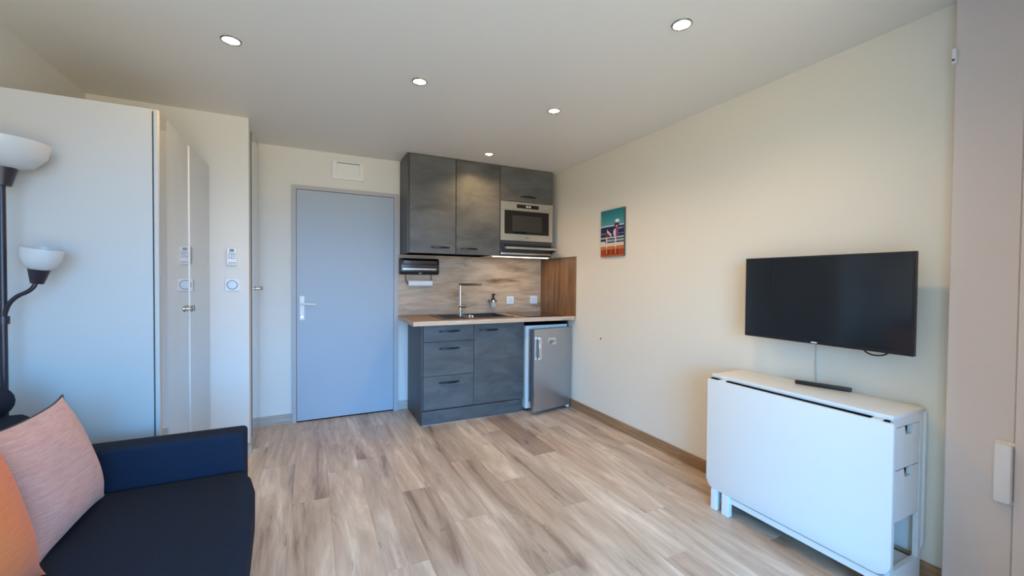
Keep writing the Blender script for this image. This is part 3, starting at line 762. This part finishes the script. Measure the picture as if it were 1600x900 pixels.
wp = lathe('wall_plug', [(0, 0.001), (0.0055, 0.001), (0.0075, 0.004), (0.006, 0.006), (0, 0.006)], (XR - 0.0005, 2.978, 0.743), M_black, None, (-1, 0, 0), 16)
tag(wp, 'tiny black wall plug in the cream wall near the fridge', 'wall plug')

# ------------------------------------------------------------------ television
tv = thing('television', 'flat black television mounted on the cream wall above the white table', 'television')
TX = 2.203
pan = box('panel', TX, TX + 0.022, 0.793, 1.522, 0.960, 1.391, M_blackpl, tv, bev=0.002)
box('screen', TX - 0.0008, TX, 0.801, 1.514, 0.976, 1.383, M_screen, tv)
box('back_housing', TX + 0.022, TX + 0.062, 0.90, 1.42, 0.975, 1.26, M_blackpl, tv, bev=0.012, seg=2)
box('logo', TX - 0.0014, TX - 0.0002, 1.150, 1.176, 0.9645, 0.9705, M_plastic, tv)
tube('cable_loop', spline([(TX + 0.03, 0.976, 0.985), (TX + 0.015, 0.968, 0.962), (TX + 0.012, 0.948, 0.948), (TX + 0.012, 0.923, 0.944), (TX + 0.012, 0.898, 0.949), (TX + 0.015, 0.880, 0.962), (TX + 0.03, 0.87, 0.985)], 5), 0.0035, M_blackpl, tv, 8)
bk = thing('wall_bracket', 'black wall bracket holding the television', 'bracket')
box('wall_plate', XR - 0.012, XR, 1.06, 1.26, 1.02, 1.24, M_handle, bk)
box('arm', TX + 0.0625, XR - 0.012, 1.12, 1.20, 1.08, 1.18, M_handle, bk)
shift(tv, (TX + 0.03, 1.157, 0.96)); shift(bk, (XR, 1.16, 1.02))
cb = tube('antenna_cable', [(XR - 0.004, 1.221, 1.02), (XR - 0.004, 1.221, 0.86), (XR - 0.004, 1.219, 0.70)], 0.0028, M_cablew, None, 8)
tag(cb, 'thin grey cable running down the wall below the television', 'cable')

# ------------------------------------------------------------------ gateleg table, folded
gt = thing('gateleg_table', 'white folded gateleg table with drawers below the television', 'table')
TY0, TY1, ZTT = 0.786, 1.596, 0.742
box('table_top', 2.034, 2.300, TY0, TY1, ZTT - 0.020, ZTT, M_white, gt, bev=0.003, seg=2)
for nm, xa, xb in (('front_leaf', 2.004, 2.024), ('rear_leaf', 2.306, 2.326)):
    lf = prism(nm, rrect(TY0 - 0.012 if nm == 'front_leaf' else TY0, TY1 + 0.004, 0.112, ZTT - 0.0245 if nm == 'front_leaf' else ZTT - 0.018, 0.055, 8, (1, 1, 0, 0)), 'x', xa, xb, M_white, gt, bev=0.003, seg=2)
    if nm == 'front_leaf':
        for yy in (0.83, 1.515): box('hinge', 2.008, 2.036, yy - 0.018, yy + 0.018, ZTT - 0.0260, ZTT - 0.0201, M_white, lf)
box('hinge_shade_strip', 2.020, 2.040, TY0 + 0.012, TY1 - 0.004, ZTT - 0.031, ZTT - 0.0202, M_black, gt)  # black strip put in as the shade between leaf and top
# end frame (open at the bottom, drawers above)
ex0, ex1 = 2.040, 2.296
for ya, yb in ((TY0 + 0.004, TY0 + 0.022),):
    bm = bmesh.new()
    for xa, xb, za, zb in ((ex0, ex0 + 0.030, 0.0, 0.722), (ex1 - 0.022, ex1, 0.0, 0.722), (ex0 + 0.030, ex1 - 0.022, 0.690, 0.722), (ex0 + 0.030, ex1 - 0.022, 0.040, 0.118)):
        a_box(bm, xa, xb, ya, yb, za, zb)
    mesh_obj('end_frame', bm, M_white, gt)
box('far_end_panel', ex0, ex1, TY1 - 0.03, TY1 - 0.012, 0.02, 0.722, M_white, gt)
box('middle_panel', ex0 + 0.03, ex1 - 0.02, 1.18, 1.20, 0.06, 0.722, M_white, gt)
box('carcass_floor', ex0 + 0.03, ex1 - 0.02, TY0 + 0.03, TY1 - 0.03, 0.085, 0.105, M_white, gt)
box('drawer_floor', ex0 + 0.03, ex1 - 0.02, TY0 + 0.024, 1.18, 0.296, 0.306, M_white, gt)
def drawer(za, zb, nx):
    x0, x1 = ex0 + 0.032, ex1 - 0.024; y0, y1 = TY0 + 0.006, TY0 + 0.024; d = 0.036
    pts = [(x0, za), (x1, za), (x1, zb), (nx + 0.036, zb), (nx + 0.027, zb - d), (nx - 0.027, zb - d), (nx - 0.036, zb), (x0, zb)]
    o = prism('drawer', pts, 'y', y0, y1, M_white, gt)
    box('drawer_box', x0 + 0.004, x1 - 0.004, y1 + 0.03, 1.15, za + 0.004, zb - 0.004, M_white, o)
    box('notch_shade', nx - 0.034, nx + 0.006, y0 + 0.012, y1 + 0.010, zb - d + 0.001, zb + 0.002, M_black, o)  # black block stands in for the shade in one side of the notch
    box('slit_shade', x0 + 0.004, x1 - 0.02, y0 + 0.003, y1, zb + 0.0002, zb + 0.0038, M_black, o)  # shade above the drawer, drawn as a black strip
drawer(0.518, 0.686, 2.180); drawer(0.310, 0.514, 2.180)
# far drawers are hidden; gate legs and rails at the front
for ya, yb in ((1.530, 1.566), (1.456, 1.498)):
    box('gate_leg', 2.000 if ya < 1.5 else 2.002, 2.030, ya, yb, 0.0, 0.111, M_white, gt, bev=0.002)
box('gate_rail', 2.012, 2.034, TY0 + 0.02, 1.456, 0.074, 0.104, M_white, gt, bev=0.002)
box('foot_rail', 2.008, 2.036, TY0 + 0.03, TY0 + 0.075, 0.0, 0.074, M_white, gt, bev=0.002)
shift(gt, (2.165, 1.19, 0))
rm = thing('remote_control', 'slim black remote control lying on the white table', 'remote')
ra = Vector((2.232, 1.262)); rb = Vector((2.302, 1.048)); dv = (rb - ra); L = dv.length; an = math.atan2(dv.y, dv.x)
bm = a_box(bmesh.new(), 0, L, -0.012, 0.012, 0.0, 0.019, 0.004, 2)
MX = Matrix.Translation((ra.x, ra.y, ZTT + 0.0005)) @ Matrix.Rotation(an, 4, 'Z')
bmesh.ops.transform(bm, matrix=MX, verts=bm.verts[:]); mesh_obj('body', bm, M_blackpl, rm, smooth=True)
for i in range(6):
    bm = a_box(bmesh.new(), 0.03 + i * 0.026, 0.042 + i * 0.026, -0.007, 0.007, 0.019, 0.0205)
    bmesh.ops.transform(bm, matrix=MX, verts=bm.verts[:]); mesh_obj('button', bm, M_lcd, rm)
shift(rm, (2.267, 1.155, ZTT))

# ------------------------------------------------------------------ sofa
sf = thing('sofa', 'navy blue fabric sofa along the left wall', 'sofa')
SY0, SY1 = 0.56, 2.112
bm = bmesh.new()
front = [(-0.258, 2.108), (-0.228, 2.04), (-0.204, 1.93), (-0.192, 1.80), (-0.178, 1.55), (-0.168, 1.30), (-0.168, 1.0), (-0.175, SY0 + 0.13)]
pts = front + [(-0.86, SY0 + 0.13), (-0.86, 2.108)]
seat = prism('seat_cushion', pts, 'z', 0.275, 0.432, M_navy, sf, bev=0.035, seg=4)
box('base', -0.92, -0.33, SY0 + 0.05, 2.105, 0.13, 0.275, M_navy, sf, bev=0.01)
for ya, yb in ((2.112, 2.232), (SY0, SY0 + 0.125)):
    box('armrest', -1.0, -0.262, ya, yb, 0.12, 0.588, M_navy, sf, bev=0.018, seg=4)
prism('backrest', [(-0.84, 0.30), (-0.90, 0.745), (-0.935, 0.765), (-1.06, 0.765), (-1.08, 0.74), (-1.08, 0.13), (-0.90, 0.13)], 'y', SY0 + 0.13, 2.108, M_navy, sf, bev=0.02, seg=3)
prism('headrest', [(-1.015 + 0.062 * math.cos(a), 0.815 + 0.058 * math.sin(a)) for a in [2 * math.pi * i / 20 for i in range(20)]], 'y', 1.25, 2.10, M_navy, sf, smooth=True)
for lx, ly in ((-0.42, 2.0), (-0.42, 0.70), (-0.90, 2.0), (-0.90, 0.70)):
    lathe('leg', [(0, 0), (0.018, 0), (0.024, 0.13), (0, 0.13)], (lx, ly, 0), M_blackpl, sf, n=16)
shift(sf, (-0.62, 1.39, 0))

def cushion(name, label, center, wy, hz, thick, tilt, roll, mt, twist=0.0, ears=0.0, piping=None):
    t = thing(name, label, 'cushion', group='cushions on the sofa')
    n = 22; bm = bmesh.new(); top = {}; bot = {}
    def prof(u, v):
        return max(0.0, (1 - abs(u) ** 2.6)) ** 0.55 * max(0.0, (1 - abs(v) ** 2.6)) ** 0.55
    Mx = Matrix.Translation(center) @ Matrix.Rotation(twist, 4, 'Z') @ Matrix.Rotation(tilt, 4, 'Y') @ Matrix.Rotation(roll, 4, 'X')
    def P(u, v, s):
        pinch = 1 - 0.07 * (1 - abs(u) ** 2) * (abs(v) ** 3)
        pinch2 = 1 - 0.07 * (1 - abs(v) ** 2) * (abs(u) ** 3)
        e = ears * (abs(u) * abs(v)) ** 8
        wob = 0.006 * math.sin(5 * u + 3 * v) * (1 - max(abs(u), abs(v)))
        return Mx @ Vector((s * thick / 2 * prof(u, v) + wob, wy / 2 * u * pinch2 * (1 + e), hz / 2 * v * pinch * (1 + e)))
    for i in range(n + 1):
        for j in range(n + 1):
            u, v = math.sin((-1 + 2 * i / n) * math.pi / 2), math.sin((-1 + 2 * j / n) * math.pi / 2)
            top[i, j] = bm.verts.new(P(u, v, 1))
            bot[i, j] = top[i, j] if i in (0, n) or j in (0, n) else bm.verts.new(P(u, v, -1))
    for i in range(n):
        for j in range(n):
            bm.faces.new((top[i, j], top[i + 1, j], top[i + 1, j + 1], top[i, j + 1]))
            bm.faces.new((bot[i, j], bot[i, j + 1], bot[i + 1, j + 1], bot[i + 1, j]))
    mesh_obj('cover', bm, mt, t, smooth=True)
    if piping:
        rim = []
        ss_ = [math.sin((-1 + 2 * k / 24) * math.pi / 2) for k in range(25)]
        for v in ss_: rim.append(P(1, v, 0))
        for u in ss_[::-1][1:]: rim.append(P(u, 1, 0))
        for v in ss_[::-1][1:]: rim.append(P(-1, v, 0))
        for u in ss_[1:]: rim.append(P(u, -1, 0))
        tube('piping', rim, 0.0035, piping, t, 6)
    shift(t, (center[0], center[1], center[2] - hz / 2))
    return t
cushion('throw_pillow', 'dusty pink cushion leaning against the sofa back near the armrest', (-0.765, 1.852, 0.622), 0.43, 0.40, 0.15, math.radians(-16), 0.0, M_pink, 0.0, 0.05, M_piping)
cushion('throw_pillow', 'orange cushion in front of the pink one at the left edge', (-0.712, 1.335, 0.655), 0.43, 0.40, 0.15, math.radians(-13), 0.0, M_orange, 0.0, 0.13)

# ------------------------------------------------------------------ floor lamp
lp = thing('floor_lamp', 'black floor lamp with white uplight bowl and reading arm behind the sofa', 'lamp')
LX, LY = -1.064, 2.278
lathe('base', [(0, 0), (0.125, 0), (0.128, 0.012), (0.115, 0.024), (0.02, 0.032), (0, 0.032)], (LX, LY, 0), M_lampblk, lp, n=36)
tube('pole', [(LX, LY, 0.03), (LX, LY, 1.61)], 0.011, M_lampblk, lp, 14)
lathe('socket', [(0, 1.605), (0.026, 1.605), (0.050, 1.700), (0.046, 1.702), (0, 1.69)], (LX, LY, 0), M_lampblk, lp, n=28)
lathe('uplight_shade', [(0.040, 1.672), (0.085, 1.684), (0.120, 1.725), (0.132, 1.775), (0.129, 1.775), (0.117, 1.727), (0.083, 1.688), (0.040, 1.676)], (LX, LY, 0), M_opal, lp, n=40)
ra_ = lathe('arm_clamp', [(0, 1.075), (0.017, 1.075), (0.017, 1.105), (0, 1.105)], (LX, LY, 0), M_lampblk, lp, n=16)
tube('reading_arm', spline([(LX, LY, 1.085), (-1.055, LY - 0.005, 1.125), (-1.040, LY - 0.01, 1.159), (-1.019, LY - 0.01, 1.183), (-0.992, LY - 0.01, 1.200), (-0.976, LY - 0.01, 1.218), (-0.970, LY - 0.01, 1.236)], 5), 0.0075, M_lampblk, lp, 10)
dn = Vector((0.16, -0.10, 1.0)).normalized(); bp0 = Vector((-0.966, LY - 0.01, 1.232))
sh = lathe('reading_socket', [(0, 0), (0.019, 0), (0.033, 0.062), (0, 0.060)], bp0, M_lampblk, lp, dn, 24)
lathe('reading_shade', [(0.030, 0.056), (0.050, 0.072), (0.060, 0.105), (0.062, 0.140), (0.059, 0.140), (0.057, 0.106), (0.047, 0.076), (0.030, 0.060)], bp0, M_opal, lp, dn, 32)
shift(lp, (LX, LY, 0))
